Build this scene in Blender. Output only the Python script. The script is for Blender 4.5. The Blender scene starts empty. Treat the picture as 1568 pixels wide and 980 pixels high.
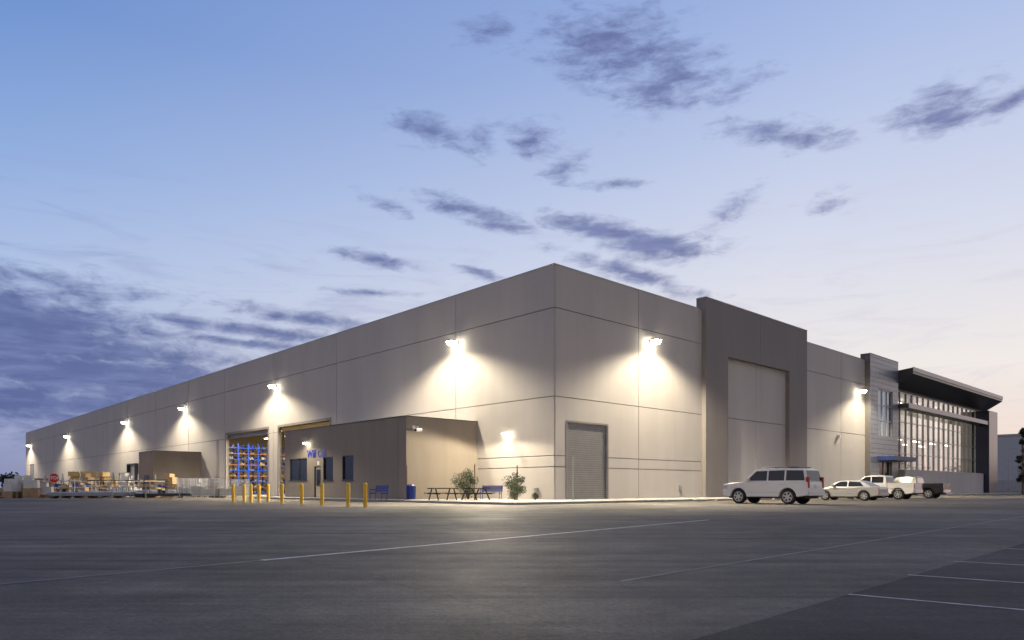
import bpy, bmesh, math, random
from mathutils import Matrix, Vector
random.seed(7)
scene = bpy.context.scene
scene.view_settings.view_transform = 'Standard'
scene.view_settings.look = 'None'
scene.view_settings.exposure = 0

def s2l(c):
    return tuple(((x/255)/12.92 if x/255 <= 0.04045 else ((x/255+0.055)/1.055)**2.4) for x in c)+(1,)

# ------------------------------------------------------------ materials
def mat(name, col, rough=0.6, metal=0.0, var=0.0, scale=1.0, bump=0.0, bscale=30, emit=None, estr=0, ior=None, streak=False):
    m = bpy.data.materials.new(name); m.use_nodes = True
    nt = m.node_tree; n = nt.nodes; l = nt.links
    p = n['Principled BSDF']
    c = tuple(col)+(1,)
    p.inputs['Base Color'].default_value = c
    p.inputs['Roughness'].default_value = rough
    p.inputs['Metallic'].default_value = metal
    if ior: p.inputs['IOR'].default_value = ior
    if emit:
        p.inputs['Emission Color'].default_value = tuple(emit)+(1,)
        p.inputs['Emission Strength'].default_value = estr
    tc = n.new('ShaderNodeTexCoord')
    if var > 0:
        src = tc.outputs['Object']
        if streak:
            mp = n.new('ShaderNodeMapping'); mp.inputs['Scale'].default_value = (1, 1, 0.18)
            l.new(src, mp.inputs[0]); src = mp.outputs[0]
        t = n.new('ShaderNodeTexNoise'); t.inputs['Scale'].default_value = scale
        t.inputs['Detail'].default_value = 5; t.inputs['Roughness'].default_value = 0.65
        l.new(src, t.inputs['Vector'])
        r = n.new('ShaderNodeValToRGB')
        r.color_ramp.elements[0].position = 0.3; r.color_ramp.elements[1].position = 0.7
        r.color_ramp.elements[0].color = tuple(x*(1-var) for x in col)+(1,)
        r.color_ramp.elements[1].color = tuple(min(1, x*(1+var)) for x in col)+(1,)
        l.new(t.outputs['Fac'], r.inputs[0]); l.new(r.outputs[0], p.inputs['Base Color'])
    if bump > 0:
        t2 = n.new('ShaderNodeTexNoise'); t2.inputs['Scale'].default_value = bscale
        t2.inputs['Detail'].default_value = 3
        l.new(tc.outputs['Object'], t2.inputs['Vector'])
        b = n.new('ShaderNodeBump'); b.inputs['Strength'].default_value = bump; b.inputs['Distance'].default_value = 0.02
        l.new(t2.outputs['Fac'], b.inputs['Height']); l.new(b.outputs[0], p.inputs['Normal'])
    return m

wall_m   = mat('painted_concrete', (0.385,0.362,0.352), 0.75, var=0.08, scale=0.35, bump=0.25, bscale=14, streak=True)
joint_m  = mat('joint_dark', (0.12,0.112,0.108), 0.9)
taupe_m  = mat('taupe_paint', (0.175,0.16,0.157), 0.75, var=0.08, scale=0.5, bump=0.25, bscale=14, streak=True)
stucco_m = mat('stucco_taupe', (0.225,0.193,0.163), 0.85, var=0.08, scale=0.8, bump=0.4, bscale=25, streak=True)
cap_m    = mat('parapet_metal', (0.34,0.33,0.33), 0.45, 0.3)
roof_m   = mat('roof_membrane', (0.4,0.4,0.4), 0.9)
darkmet  = mat('dark_metal', (0.035,0.036,0.042), 0.4, 0.3)
navy_m   = mat('navy_panel', (0.025,0.03,0.06), 0.35, 0.3)
roll_m   = mat('roll_door', (0.2,0.2,0.205), 0.45, 0.3, var=0.1, scale=2)
clad_m   = mat('metal_cladding', (0.17,0.185,0.225), 0.4, 0.3, var=0.12, scale=1.5)
glass_m  = mat('window_glass', (0.015,0.017,0.02), 0.06, 0.0, ior=1.5)
mull_m   = mat('mullion', (0.3,0.31,0.33), 0.4, 0.5)
white_m  = mat('white_paint', (0.7,0.7,0.7), 0.5, var=0.05, scale=3)
grey_m   = mat('grey_metal', (0.3,0.31,0.33), 0.4, 0.6)
yellow_m = mat('safety_yellow', (0.7,0.42,0.02), 0.5, var=0.12, scale=4)
blue_m   = mat('blue_paint', (0.02,0.05,0.28), 0.4)
awn_m    = mat('awning_blue', (0.015,0.03,0.12), 0.5)
rackb_m  = mat('rack_blue', (0.02,0.08,0.6), 0.4)
bluesign = mat('sign_blue_glow', (0.01,0.03,0.35), 0.4, emit=(0.02,0.05,0.6), estr=0.15)  # unlit blue lettering, faint glow added to make it legible
red_m    = mat('sign_red', (0.55,0.02,0.02), 0.4)
black_m  = mat('black_rubber', (0.015,0.015,0.015), 0.8)
walk_m   = mat('sidewalk_concrete', (0.33,0.31,0.28), 0.85, var=0.12, scale=1.2, bump=0.2, bscale=40)
line_m   = mat('road_paint', (0.42,0.4,0.37), 0.7, var=0.45, scale=5)
faint_m  = mat('worn_road_paint', (0.17,0.16,0.145), 0.7, var=0.35, scale=3)
wood_m   = mat('lumber', (0.55,0.38,0.17), 0.8, var=0.25, scale=3)
pallet_m = mat('pallet_wood', (0.3,0.21,0.13), 0.85, var=0.3, scale=3)
lens_m   = mat('lamp_lens', (1,1,1), 0.5, emit=(1,0.9,0.68), estr=60)
tube_m   = mat('lamp_tube', (1,1,1), 0.5, emit=(1,0.85,0.6), estr=16)
leaf_m   = mat('leaf', (0.08,0.11,0.035), 0.7, var=0.5, scale=3)
leafd_m  = mat('leaf_dark', (0.028,0.036,0.02), 0.8, var=0.4, scale=1)
bark_m   = mat('bark', (0.1,0.07,0.05), 0.9, var=0.2, scale=8)
rackor_m = mat('rack_beam', (0.4,0.16,0.05), 0.5)
header_m = mat('door_header', (0.5,0.36,0.12), 0.6, var=0.1)
floor_m  = mat('warehouse_floor', (0.3,0.27,0.22), 0.5, var=0.1)
intw_m   = mat('interior_wall', (0.55,0.47,0.33), 0.8, var=0.1)
offw_m   = mat('office_interior', (0.5,0.48,0.45), 0.8, var=0.1)
redglass = mat('tail_lamp', (0.35,0.01,0.01), 0.15)
clearlamp= mat('head_lamp', (0.5,0.5,0.5), 0.1, 0.6)
plate_m  = mat('licence_plate', (0.6,0.6,0.6), 0.5)
rim_m    = mat('alloy_rim', (0.5,0.5,0.52), 0.3, 0.9)
far_m    = mat('far_building_wall', (0.36,0.37,0.4), 0.8, var=0.06)
glassw_m = bpy.data.materials.new('curtain_glass'); glassw_m.use_nodes=True
_n=glassw_m.node_tree.nodes; _l=glassw_m.node_tree.links
_n.remove(_n['Principled BSDF'])
_t=_n.new('ShaderNodeBsdfTransparent'); _t.inputs[0].default_value=(0.55,0.57,0.6,1)
_g=_n.new('ShaderNodeBsdfGlossy'); _g.inputs['Roughness'].default_value=0.03; _g.inputs[0].default_value=(0.85,0.88,0.95,1)
_f=_n.new('ShaderNodeFresnel'); _f.inputs[0].default_value=1.7
_x=_n.new('ShaderNodeMixShader'); _l.new(_f.outputs[0],_x.inputs[0]); _l.new(_t.outputs[0],_x.inputs[1]); _l.new(_g.outputs[0],_x.inputs[2])
_l.new(_x.outputs[0],_n['Material Output'].inputs[0])

def asphalt(name, base, warm):
    m = bpy.data.materials.new(name); m.use_nodes = True
    nt = m.node_tree; n = nt.nodes; l = nt.links; p = n['Principled BSDF']
    tc = n.new('ShaderNodeTexCoord')
    def noise(scale, detail, rough=0.6, mp=None, dist=0):
        t = n.new('ShaderNodeTexNoise'); t.inputs['Scale'].default_value = scale
        t.inputs['Detail'].default_value = detail; t.inputs['Roughness'].default_value = rough
        t.inputs['Distortion'].default_value = dist
        if mp:
            q = n.new('ShaderNodeMapping'); q.inputs['Rotation'].default_value = (0,0,mp[0]); q.inputs['Scale'].default_value = mp[1]
            l.new(tc.outputs['Object'], q.inputs[0]); l.new(q.outputs[0], t.inputs['Vector'])
        else: l.new(tc.outputs['Object'], t.inputs['Vector'])
        return t.outputs['Fac']
    def mr(s,a,b,c,d):
        x = n.new('ShaderNodeMapRange'); x.inputs[1].default_value=a; x.inputs[2].default_value=b; x.inputs[3].default_value=c; x.inputs[4].default_value=d
        l.new(s, x.inputs[0]); return x.outputs[0]
    def mul(a,b):
        x = n.new('ShaderNodeMath'); x.operation='MULTIPLY'; l.new(a,x.inputs[0]); l.new(b,x.inputs[1]); return x.outputs[0]
    big = mr(noise(0.11,4,0.6,None,0.8),0.35,0.65,0.7,1.28)
    mid = mr(noise(1.3,6,0.8),0.3,0.7,0.68,1.32)
    tyre= mr(noise(0.7,5,0.65,(-0.75,(0.08,2.6,1)),0.4),0.42,0.66,1.12,0.7)
    tyre2= mr(noise(0.9,4,0.6,(0.35,(0.10,2.2,1)),0.6),0.5,0.7,1.0,0.74)
    fine= mr(noise(22,5,0.9),0.3,0.7,0.5,1.5)
    f = mul(mul(mul(big,mid),mul(tyre,fine)),tyre2)
    v = n.new('ShaderNodeTexVoronoi'); v.feature='DISTANCE_TO_EDGE'; v.inputs['Scale'].default_value=0.14
    wq = n.new('ShaderNodeTexNoise'); wq.inputs['Scale'].default_value=0.6; wq.inputs['Detail'].default_value=4
    l.new(tc.outputs['Object'], wq.inputs['Vector'])
    ad = n.new('ShaderNodeMixRGB'); ad.blend_type='ADD'; ad.inputs[0].default_value=1.6
    l.new(tc.outputs['Object'], ad.inputs[1]); l.new(wq.outputs['Color'], ad.inputs[2]); l.new(ad.outputs[0], v.inputs['Vector'])
    crack = mr(v.outputs[0],0.0,0.004,0.8,1.0)
    f = mul(f, crack)
    cm = n.new('ShaderNodeMixRGB'); cm.blend_type='MULTIPLY'; cm.inputs[0].default_value=1
    cm.inputs[1].default_value=(base*warm[0],base*warm[1],base*warm[2],1); l.new(f, cm.inputs[2])
    l.new(cm.outputs[0], p.inputs['Base Color'])
    l.new(mr(noise(0.4,5),0.3,0.7,0.7,0.9), p.inputs['Roughness'])
    p.inputs['Specular IOR Level'].default_value = 0.2
    b = n.new('ShaderNodeBump'); b.inputs['Strength'].default_value=0.8; b.inputs['Distance'].default_value=0.015
    l.new(noise(40,3), b.inputs['Height']); l.new(b.outputs[0], p.inputs['Normal'])
    return m
asph_m = asphalt('asphalt', 0.108, (1.17,1.0,0.82))
asphd_m = asphalt('asphalt_new', 0.052, (1.1,1.0,0.9))

# ------------------------------------------------------------ mesh builder
class B:
    def __init__(s): s.v=[]; s.f=[]; s.mi=[]; s.mats=[]; s.sm=[]
    def m(s, mt):
        if mt not in s.mats: s.mats.append(mt)
        return s.mats.index(mt)
    def face(s, pts, mt, smooth=False):
        k=len(s.v); s.v += [tuple(p) for p in pts]; s.f.append(list(range(k,k+len(pts)))); s.mi.append(s.m(mt)); s.sm.append(smooth)
    def mesh(s, vs, fs, mt, smooth=False):
        k=len(s.v); s.v += [tuple(p) for p in vs]; i=s.m(mt)
        for f in fs: s.f.append([k+a for a in f]); s.mi.append(i); s.sm.append(smooth)
    def box(s,x0,x1,y0,y1,z0,z1,mt):
        x0,x1=min(x0,x1),max(x0,x1); y0,y1=min(y0,y1),max(y0,y1); z0,z1=min(z0,z1),max(z0,z1)
        vs=[(x0,y0,z0),(x1,y0,z0),(x1,y1,z0),(x0,y1,z0),(x0,y0,z1),(x1,y0,z1),(x1,y1,z1),(x0,y1,z1)]
        s.mesh(vs,[(3,2,1,0),(4,5,6,7),(0,1,5,4),(1,2,6,5),(2,3,7,6),(3,0,4,7)],mt)
    def cyl(s,p0,p1,r,mt,seg=12,r1=None,caps=True,smooth=True):
        p0=Vector(p0); p1=Vector(p1); d=(p1-p0).normalized(); r1=r if r1 is None else r1
        a=d.orthogonal().normalized(); b=d.cross(a)
        vs=[]
        for p,rr in((p0,r),(p1,r1)):
            for i in range(seg):
                t=2*math.pi*i/seg; vs.append(p+a*math.cos(t)*rr+b*math.sin(t)*rr)
        fs=[(i,(i+1)%seg,seg+(i+1)%seg,seg+i) for i in range(seg)]
        s.mesh(vs,fs,mt,smooth)
        if caps:
            s.mesh(vs[:seg],[tuple(reversed(range(seg)))],mt); s.mesh(vs[seg:],[tuple(range(seg))],mt)
    def prism(s, outline, yf, mt):
        n=len(outline)
        vs=[(x,-yf(z),z) for x,z in outline]+[(x,yf(z),z) for x,z in outline]
        fs=[tuple(range(n)),tuple(reversed(range(n,2*n)))]+[((i+1)%n,i,n+i,n+(i+1)%n) for i in range(n)]
        s.mesh(vs,fs,mt)
    def obj(s,name,parent=None,mx=None,bevel=0,bseg=2):
        me=bpy.data.meshes.new(name); me.from_pydata(s.v,[],s.f)
        for i,p in enumerate(me.polygons): p.material_index=s.mi[i]; p.use_smooth=s.sm[i]
        for mt in s.mats: me.materials.append(mt)
        bm=bmesh.new(); bm.from_mesh(me)
        if bevel>0: bmesh.ops.remove_doubles(bm,verts=bm.verts,dist=1e-5)
        bmesh.ops.recalc_face_normals(bm,faces=bm.faces); bm.to_mesh(me); bm.free()
        o=bpy.data.objects.new(name,me); scene.collection.objects.link(o)
        if parent: o.parent=parent
        elif mx is not None: o.matrix_world=mx
        if bevel>0:
            md=o.modifiers.new('b','BEVEL'); md.width=bevel; md.segments=bseg; md.limit_method='ANGLE'; md.angle_limit=math.radians(28)
            if bseg>1:
                for p in me.polygons: p.use_smooth=True
                wn=o.modifiers.new('w','WEIGHTED_NORMAL'); wn.keep_sharp=False
        return o
def empty(name, mx):
    o=bpy.data.objects.new(name,None); o.empty_display_size=0.5; scene.collection.objects.link(o); o.matrix_world=mx; return o
def text_obj(name, body, size, mt, parent, mxl, extrude=0.02):
    cu=bpy.data.curves.new(name,'FONT'); cu.body=body; cu.size=size; cu.extrude=extrude; cu.align_x='CENTER'; cu.align_y='CENTER'; cu.offset=size*0.012
    t=bpy.data.objects.new(name+'_c',cu); scene.collection.objects.link(t)
    bpy.context.view_layer.update()
    dg=bpy.context.evaluated_depsgraph_get(); me=bpy.data.meshes.new_from_object(t.evaluated_get(dg))
    bpy.data.objects.remove(t)
    me.materials.clear(); me.materials.append(mt)
    o=bpy.data.objects.new(name,me); scene.collection.objects.link(o); o.parent=parent; o.matrix_local=mxl
    return o

# site frame: x' along the office front (v), y' along the long loading wall (u)
C=Vector((2.78,46.5,0)); ANG=math.atan2(0.6797,0.7335)
SITE=Matrix.Translation(C)@Matrix.Rotation(ANG,4,'Z')
def W(v,u,z=0): return SITE@Vector((v,u,z))
def at(x,y,rot=0,z=0): return Matrix.Translation((x,y,z))@Matrix.Rotation(rot,4,'Z')

# ------------------------------------------------------------ ground
g=B(); g.face([(-3000,-3000,0),(3000,-3000,0),(3000,3000,0),(-3000,3000,0)],asph_m); g.obj('ground')
g=B()
g.face([(-1.9,1.2,0.004),(60,-40,0.004),(60,63.5,0.004),(8.3,11.5,0.004),(1.07,4.19,0.004)],asphd_m); g.obj('parking_lot_pavement')
def strip(b,p0,p1,w,z,mt):
    p0=Vector(p0);p1=Vector(p1);d=(p1-p0).normalized();n=Vector((-d.y,d.x))*w/2
    b.face([(*(p0-n),z),(*(p1-n),z),(*(p1+n),z),(*(p0+n),z)],mt)
b=B()
strip(b,(-7.5,3.1),(-3.1,8.8),0.06,0.004,faint_m)
strip(b,(-3.1,8.8),(5.5,19.9),0.12,0.004,line_m)
strip(b,(1.05,6.83),(40,47),0.05,0.004,faint_m)
for p in [(2.83,5.96),(4.07,7.29),(5.38,8.65),(7.26,10.5),(9.2,12.4),(11.1,14.3),(13.0,16.2)]:
    strip(b,p,(p[0]+5*.77,p[1]-5*.64),0.045,0.008,line_m)
def lstrip(b,a,c,w,mt,z=0.004): strip(b,W(*a).xy,W(*c).xy,w,z,mt)
for i in range(9):
    lstrip(b,(-8+i*1.5,-9.5),(-9.0+i*1.5,-5.5),0.09,line_m)
for i in range(17): lstrip(b,(7+i*2.75,-10.6),(7+i*2.75,-5.3),0.1,line_m)
lstrip(b,(-10.6,-9.6),(6.5,-9.6),0.1,line_m)
for i in range(7): lstrip(b,(-14,-3+i*3),(-9,-3+i*3),0.1,faint_m)
b.obj('painted_road_markings')

b=B()
b.face([W(-8.15,-4.85,.13),W(100,-4.85,.13),W(100,0.5,.13),W(0.5,0.5,.13),W(0.5,28,.13),W(-8.15,28,.13)],walk_m)
b.obj('sidewalk')
b=B()
b.box(-8.3,-8.15,-5,28,0,0.134,walk_m); b.box(-8.15,100,-5,-4.85,0,0.134,walk_m)
b.box(-8.15,-0.0,28,28.15,0,0.134,walk_m)
b.obj('kerb',mx=SITE,bevel=0.02)
b=B()
for i in range(16):
    b.prism([(7.5+i*2.75,0.0),(9.2+i*2.75,0.0),(9.15+i*2.75,0.13),(7.55+i*2.75,0.13)],lambda z:0.08-0.3*z*0.2,walk_m)
b.obj('wheel_stops',mx=SITE@Matrix.Translation((0,-5.7,0)),bevel=0.015)

# ------------------------------------------------------------ warehouse
bld=empty('warehouse_building',SITE)
H=15.59
def rects(x0,x1,z0,z1,holes):
    xs=sorted({x0,x1,*[c for h in holes for c in h[:2] if x0<c<x1]})
    zs=sorted({z0,z1,*[c for h in holes for c in h[2:] if z0<c<z1]})
    r=[]
    for a,c in zip(xs,xs[1:]):
        for d,e in zip(zs,zs[1:]):
            mx,mz=(a+c)/2,(d+e)/2
            if any(h[0]<mx<h[1] and h[2]<mz<h[3] for h in holes): continue
            r.append((a,c,d,e))
    return r
def panels(b,axis,us,zs,holes,t0,t1,mt,gap=0.05):
    for a,c in zip(us,us[1:]):
        for d,e in zip(zs,zs[1:]):
            hs=[h for h in holes if h[0]<c and h[1]>a and h[2]<e and h[3]>d]
            for (p,q,r,s) in rects(a,c,d,e,hs):
                gx=gap if c<60 else gap*2.2
                p2=p+gx/2 if p==a else p; q2=q-gx/2 if q==c else q
                r2=r+gap/2 if r==d and d>0 else r; s2=s-gap/2 if s==e and e<H-0.01 else s
                if axis=='A': b.box(t0,t1,p2,q2,r2,s2,mt)
                else: b.box(p2,q2,t0,t1,r2,s2,mt)
zs=[0,2.3,3.04,6.94,12.76,H]
zs2=[0,6.94,12.76,H]
holesA=[(30.0,41.2,0,7.46),(43.9,55.9,0,7.46),(93.5,97.5,0,4.4),(184,190,0,7)]
usN=[0.0,10.4]; usF=[10.4,28.7,42.55,56.5,69.5,84,99,115,130,145,160,178,196]
b=B()
panels(b,'A',usN,zs,holesA,0,0.06,wall_m)
panels(b,'A',usF,[0,6.94,12.76,H],holesA,0,0.06,wall_m)
for (p,q,r,s) in rects(0.06,196,0,H,holesA): b.box(0.06,0.3,p,q,r,s,joint_m)
b.box(-0.03,0.36,-0.03,196.03,H,H+0.06,cap_m)
b.obj('long_wall',parent=bld)
b=B()
holesB=[(1.2,5.4,0,5.3)]
panels(b,'B',[0.06,9.03,18.0],zs,holesB,0,0.06,wall_m)
panels(b,'B',[18.0,26.5,35.5,44.95,52.6],zs2,[],0,0.06,wall_m)
for (p,q,r,s) in rects(0.3,60.3,0,H,holesB): b.box(p,q,0.06,0.3,r,s,joint_m)
b.box(0.37,60.3,-0.03,0.36,H,H+0.06,cap_m)
b.obj('front_wall',parent=bld)
b=B(); b.box(0.3,60,0.3,195.7,14.2,14.5,roof_m); b.box(61.5,61.9,16,196,0,H,wall_m); b.box(0.3,61.5,195.7,196,0,H,wall_m)
b.box(60.3,99.8,0.5,16,14.2,14.5,roof_m)
b.obj('roof',parent=bld)
b=B()
for i in range(34):
    z=0.14+i*0.152; b.box(1.25,5.35,0.14-(0.02),0.18,z,z+0.135,roll_m)
b.box(1.2,5.4,0.2,0.24,0.0,5.3,darkmet)
b.box(1.2,1.27,0.03,0.12,0,5.3,grey_m); b.box(5.33,5.4,0.03,0.12,0,5.3,grey_m)
b.box(1.1,5.5,-0.02,-0.004,5.3,5.42,taupe_m); b.box(1.08,1.19,-0.02,-0.004,0,5.3,taupe_m); b.box(5.41,5.52,-0.02,-0.004,0,5.3,taupe_m)
b.obj('roll_up_door',parent=bld)
b=B(); p=-0.4; PZ=16.55
for (a,c,d,e) in rects(17.5,35.9,0,PZ,[(20.96,32.15,0,12.1)]):
    b.box(a,c,p,-0.002,d,e,taupe_m)
b.box(17.5,35.9,-0.002,0.5,H+0.07,PZ,taupe_m)
b.box(17.47,35.93,p-0.03,0.53,PZ,PZ+0.05,cap_m)
b.box(26.53,26.56,p-0.006,p,12.1,PZ,joint_m)
b.obj('entry_portal',parent=bld)
b=B()
b.box(44.0,44.25,-0.25,-0.002,6.3,6.6,white_m)
b.box(14.2,14.5,-0.1,-0.002,0.7,1.1,grey_m); b.box(38.2,38.7,-0.18,-0.002,1.3,2.3,grey_m)
b.box(-0.12,-0.002,1.5,1.8,0.6,0.9,grey_m); b.box(-0.12,-0.002,58.5,59.5,1.2,2.4,grey_m); b.cyl((-0.06,59,2.4),(-0.06,59,7.0),0.04,grey_m,6)
b.box(-0.03,-0.002,29.0,29.6,4.8,5.4,white_m)
b.obj('wall_fittings',parent=bld)
# cladding tower
b=B()
tz=16.3; zt=0.0
hole=(53.9,58.4,7.0,12.5)
while zt<tz-0.01:
    z1=min(zt+0.55,tz)
    for (a,c,d,e) in rects(51.5,60.3,zt+0.014,z1-0.014,[hole,(54.2,58.2,0,4.0)]):
        b.box(a,c,-0.6,-0.55,d,e,clad_m)
    zt=z1
for (a,c,d,e) in rects(51.5,60.3,0,tz,[hole,(54.2,58.2,0,4.0)]): b.box(a+0.01,c-0.01 if c>60 else c,-0.55,-0.003,d,e,joint_m)
b.box(51.53,60.27,-0.003,0.5,H+0.07,tz,joint_m)
b.face([(53.9,-0.38,7.0),(58.4,-0.38,7.0),(58.4,-0.38,12.5),(53.9,-0.38,12.5)],glassw_m)
b.box(54.0,58.3,-0.2,-0.15,7.0,12.5,mat('glowing_blind',(0.6,0.6,0.62),0.8,emit=(0.7,0.75,0.85),estr=0.3))  # blind glows by its own emission, no lamp stands behind it
for x in (53.9,55.35,56.85,58.3): b.box(x,x+0.1,-0.52,-0.40,7.0,12.5,mull_m)
for z in (7.0,8.8,10.6,12.4): b.box(53.9,58.4,-0.5,-0.41,z,z+0.1,mull_m)
b.box(54.2,58.2,-0.3,-0.26,0,4.0,glass_m)
for x in (54.2,56.15,58.1): b.box(x,x+0.1,-0.4,-0.3,0,4,mull_m)
b.box(51.45,60.35,-0.64,0.5,tz,tz+0.05,cap_m)
b.obj('clad_tower',parent=bld)
b=B(); b.box(53.6,61,-2.4,-0.61,4.1,4.6,awn_m); b.obj('entrance_canopy',parent=bld,bevel=0.02,bseg=1)
# office wing
b=B()
b.face([(60.32,0.04,3.2),(95.2,0.04,3.2),(95.2,0.04,13.0),(60.32,0.04,13.0)],glassw_m)
nx=16
for i in range(nx+1):
    x=60.35+i*(34.8/nx); b.box(x-0.035,x+0.035,-0.1,0.12,3.2,13.0,mull_m)
for z in (3.2,5.2,7.2,9.2,11.4,12.9): b.box(60.32,95.2,-0.075,0.1,z,z+0.07,mull_m)
b.box(60.32,95.2,0.07,0.4,0,3.2,joint_m); b.box(60.32,99.8,0.07,0.4,13.0,14.5,joint_m)
b.obj('curtain_wall',parent=bld)
b=B()
b.box(60.35,95.2,0.45,11,3.0,3.15,floor_m); b.box(60.35,95.2,2.4,11,7.6,8.0,offw_m); b.box(60.35,99,0.45,11,13.0,13.2,offw_m); b.box(60.35,99,11,11.3,0,13,offw_m); b.box(60.31,60.34,0.42,11,3,13,offw_m); b.box(95.21,95.3,0.42,11,3,13,offw_m)
for i in range(5): b.cyl((64+i*7,1.6,3.15),(64+i*7,1.6,13),0.28,offw_m,14)
for i in range(5):
    for uu in (3,6.5):
        b.box(63+i*7,65.4+i*7,uu,uu+0.3,12.6,12.66,tube_m); b.box(63+i*7,65.4+i*7,uu,uu+0.3,7.5,7.56,tube_m)
rn=random.Random(4)
for i in range(14):
    x=61.5+i*2.4; b.box(x,x+rn.uniform(0.8,1.8),rn.uniform(4,8),9,3.15,3.15+rn.uniform(0.8,2.2),rn.choice([darkmet,pallet_m,grey_m]))
    if i%3==0: b.box(x,x+0.2,2.4,11,8.0,13.0,offw_m)
b.obj('office_interior',parent=bld)
for x,z in ((68,12.4),(84,12.4),(77,7.4)):
    ld=bpy.data.lights.new('office_lamp','AREA'); ld.energy=1000; ld.color=(1,0.88,0.72); ld.shape='RECTANGLE'; ld.size=14; ld.size_y=5
    o=bpy.data.objects.new('office_lamp',ld); scene.collection.objects.link(o); o.parent=bld; o.location=(x,5,z)
b=B(); b.box(61,95,-1.2,-0.101,0,3.1,wall_m); b.box(60.98,95.02,-1.24,-0.101,3.1,3.16,cap_m); b.obj('base_wall',parent=bld)
b=B(); b.box(95.2,100,-1.9,0.0,0,12.9,navy_m); b.box(99.8,100,0.0,16,0,14,navy_m); b.obj('end_pier',parent=bld)
b=B(); b.box(60.4,98,-1.7,-0.101,10.7,11.2,darkmet); b.box(60.4,98.05,-1.8,-1.701,10.66,11.24,cap_m); b.obj('sun_shade',parent=bld)
sec=[(0.5,13.05),(-1.6,14.35),(-2.25,14.75),(-2.25,15.5),(0.5,15.2)]
vs=[(60.31,y,z) for y,z in sec]+[(101.3,y,z) for y,z in sec]
b=B(); n=len(sec)
b.mesh(vs,[tuple(range(n)),tuple(range(n,2*n))]+[(i,(i+1)%n,n+(i+1)%n,n+i) for i in range(n)],darkmet)
b.box(60.25,101.4,-2.32,-2.255,15.05,15.56,cap_m)
b.obj('roof_canopy',parent=bld)
# warehouse interior
b=B()
b.box(0.31,30,24,24.3,0,13,intw_m); b.box(0.31,30,78,78.3,0,13,intw_m); b.box(30,30.3,24,78.3,0,13,intw_m)
b.box(0.31,30,24.31,77.9,13,13.2,intw_m); b.box(0.0,29.9,24.4,77.9,0.0,0.01,floor_m)
b.obj('interior_shell',parent=bld)
b=B()
for v in (3,7,12,19):
    for u in (29,36,43,50,57,64,71):
        b.box(v-0.25,v+0.25,u-0.9,u+0.9,8.3,8.38,tube_m); b.box(v-0.3,v+0.3,u-0.95,u+0.95,8.39,8.5,grey_m)
b.box(5,5.2,24.4,77.9,10,10.4,joint_m); b.box(12,12.2,24.4,77.9,10,10.4,joint_m)
b.obj('ceiling_lights',parent=bld)
for i,(v,u) in enumerate([(5,36),(4.5,53)]):
    ld=bpy.data.lights.new('bay_light_lamp','AREA'); ld.energy=2300; ld.color=(1,0.88,0.68); ld.shape='RECTANGLE'; ld.size=5; ld.size_y=9
    o=bpy.data.objects.new('bay_light_lamp',ld); scene.collection.objects.link(o); o.parent=bld; o.location=(v,u,8.2)
def rack(v0,nb,u0,seed,name):
    rnd=random.Random(seed); b=B()
    cols=[mat('load_a',(0.5,0.34,0.16),0.7,var=0.2),mat('load_b',(0.12,0.08,0.05),0.7,var=0.2),mat('load_c',(0.55,0.52,0.45),0.7,var=0.1),mat('load_d',(0.05,0.05,0.06),0.6),rackb_m,mat('load_f',(0.25,0.25,0.27),0.5)]
    for i in range(nb+1):
        for du in (-0.45,1.2): b.box(v0+i*1.35-0.09,v0+i*1.35+0.09,u0+du,u0+du+0.12,0.01,6.8,rackb_m)
    for i in range(nb):
        for k in range(9):
            z=0.2+k*0.74
            b.box(v0+i*1.35+0.09,v0+i*1.35+1.26,u0-0.44,u0-0.38,z,z+0.09,rackb_m if k%2==0 else rackor_m)
            b.box(v0+i*1.35+0.09,v0+i*1.35+1.26,u0-0.37,u0+1.2,z+0.02,z+0.06,grey_m)
            x=v0+i*1.35+0.12
            while x<v0+i*1.35+1.1:
                w=rnd.uniform(0.1,0.35); h=rnd.uniform(0.1,0.4); c=rnd.choice(cols)
                if rnd.random()<0.3: b.box(x,min(x+w,v0+i*1.35+1.22),u0-0.2+rnd.random()*0.2,u0+1.15,z+0.08,z+0.08+h,c)
                else:
                    for q in range(int(w/0.1)+1):
                        for zz in range(rnd.choice([1,2,3])): b.cyl((x+q*0.1+0.02,u0-0.3*rnd.random(),z+0.13+zz*0.1),(x+q*0.1+0.02,u0+1.15,z+0.13+zz*0.1),0.046,c,6)
                x+=w+0.05
    return b.obj(name,mx=SITE)
rack(0.8,9,61.5,1,'storage_rack'); rack(14.5,4,52,2,'storage_rack')
b=B()
for (a,c) in ((30.0,41.2),(43.9,55.9)):
    b.box(-0.05,-0.004,a-0.25,a,0,7.7,taupe_m); b.box(-0.05,-0.004,c,c+0.25,0,7.7,taupe_m); b.box(-0.05,-0.004,a,c,7.46,7.7,taupe_m)
    b.box(0.31,0.7,a,c,7.0,7.4,header_m if a<40 else roll_m)
b.box(0.1,0.16,93.5,97.5,0,4.4,white_m); b.box(-0.5,0,93.1,93.4,0,4.7,darkmet); b.box(-0.5,0,97.6,97.9,0,4.7,darkmet); b.box(-0.5,0,93.1,97.9,4.7,4.9,darkmet)
b.box(0.1,0.16,184,190,0,7,roll_m)
b.obj('dock_door_frames',parent=bld)
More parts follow.
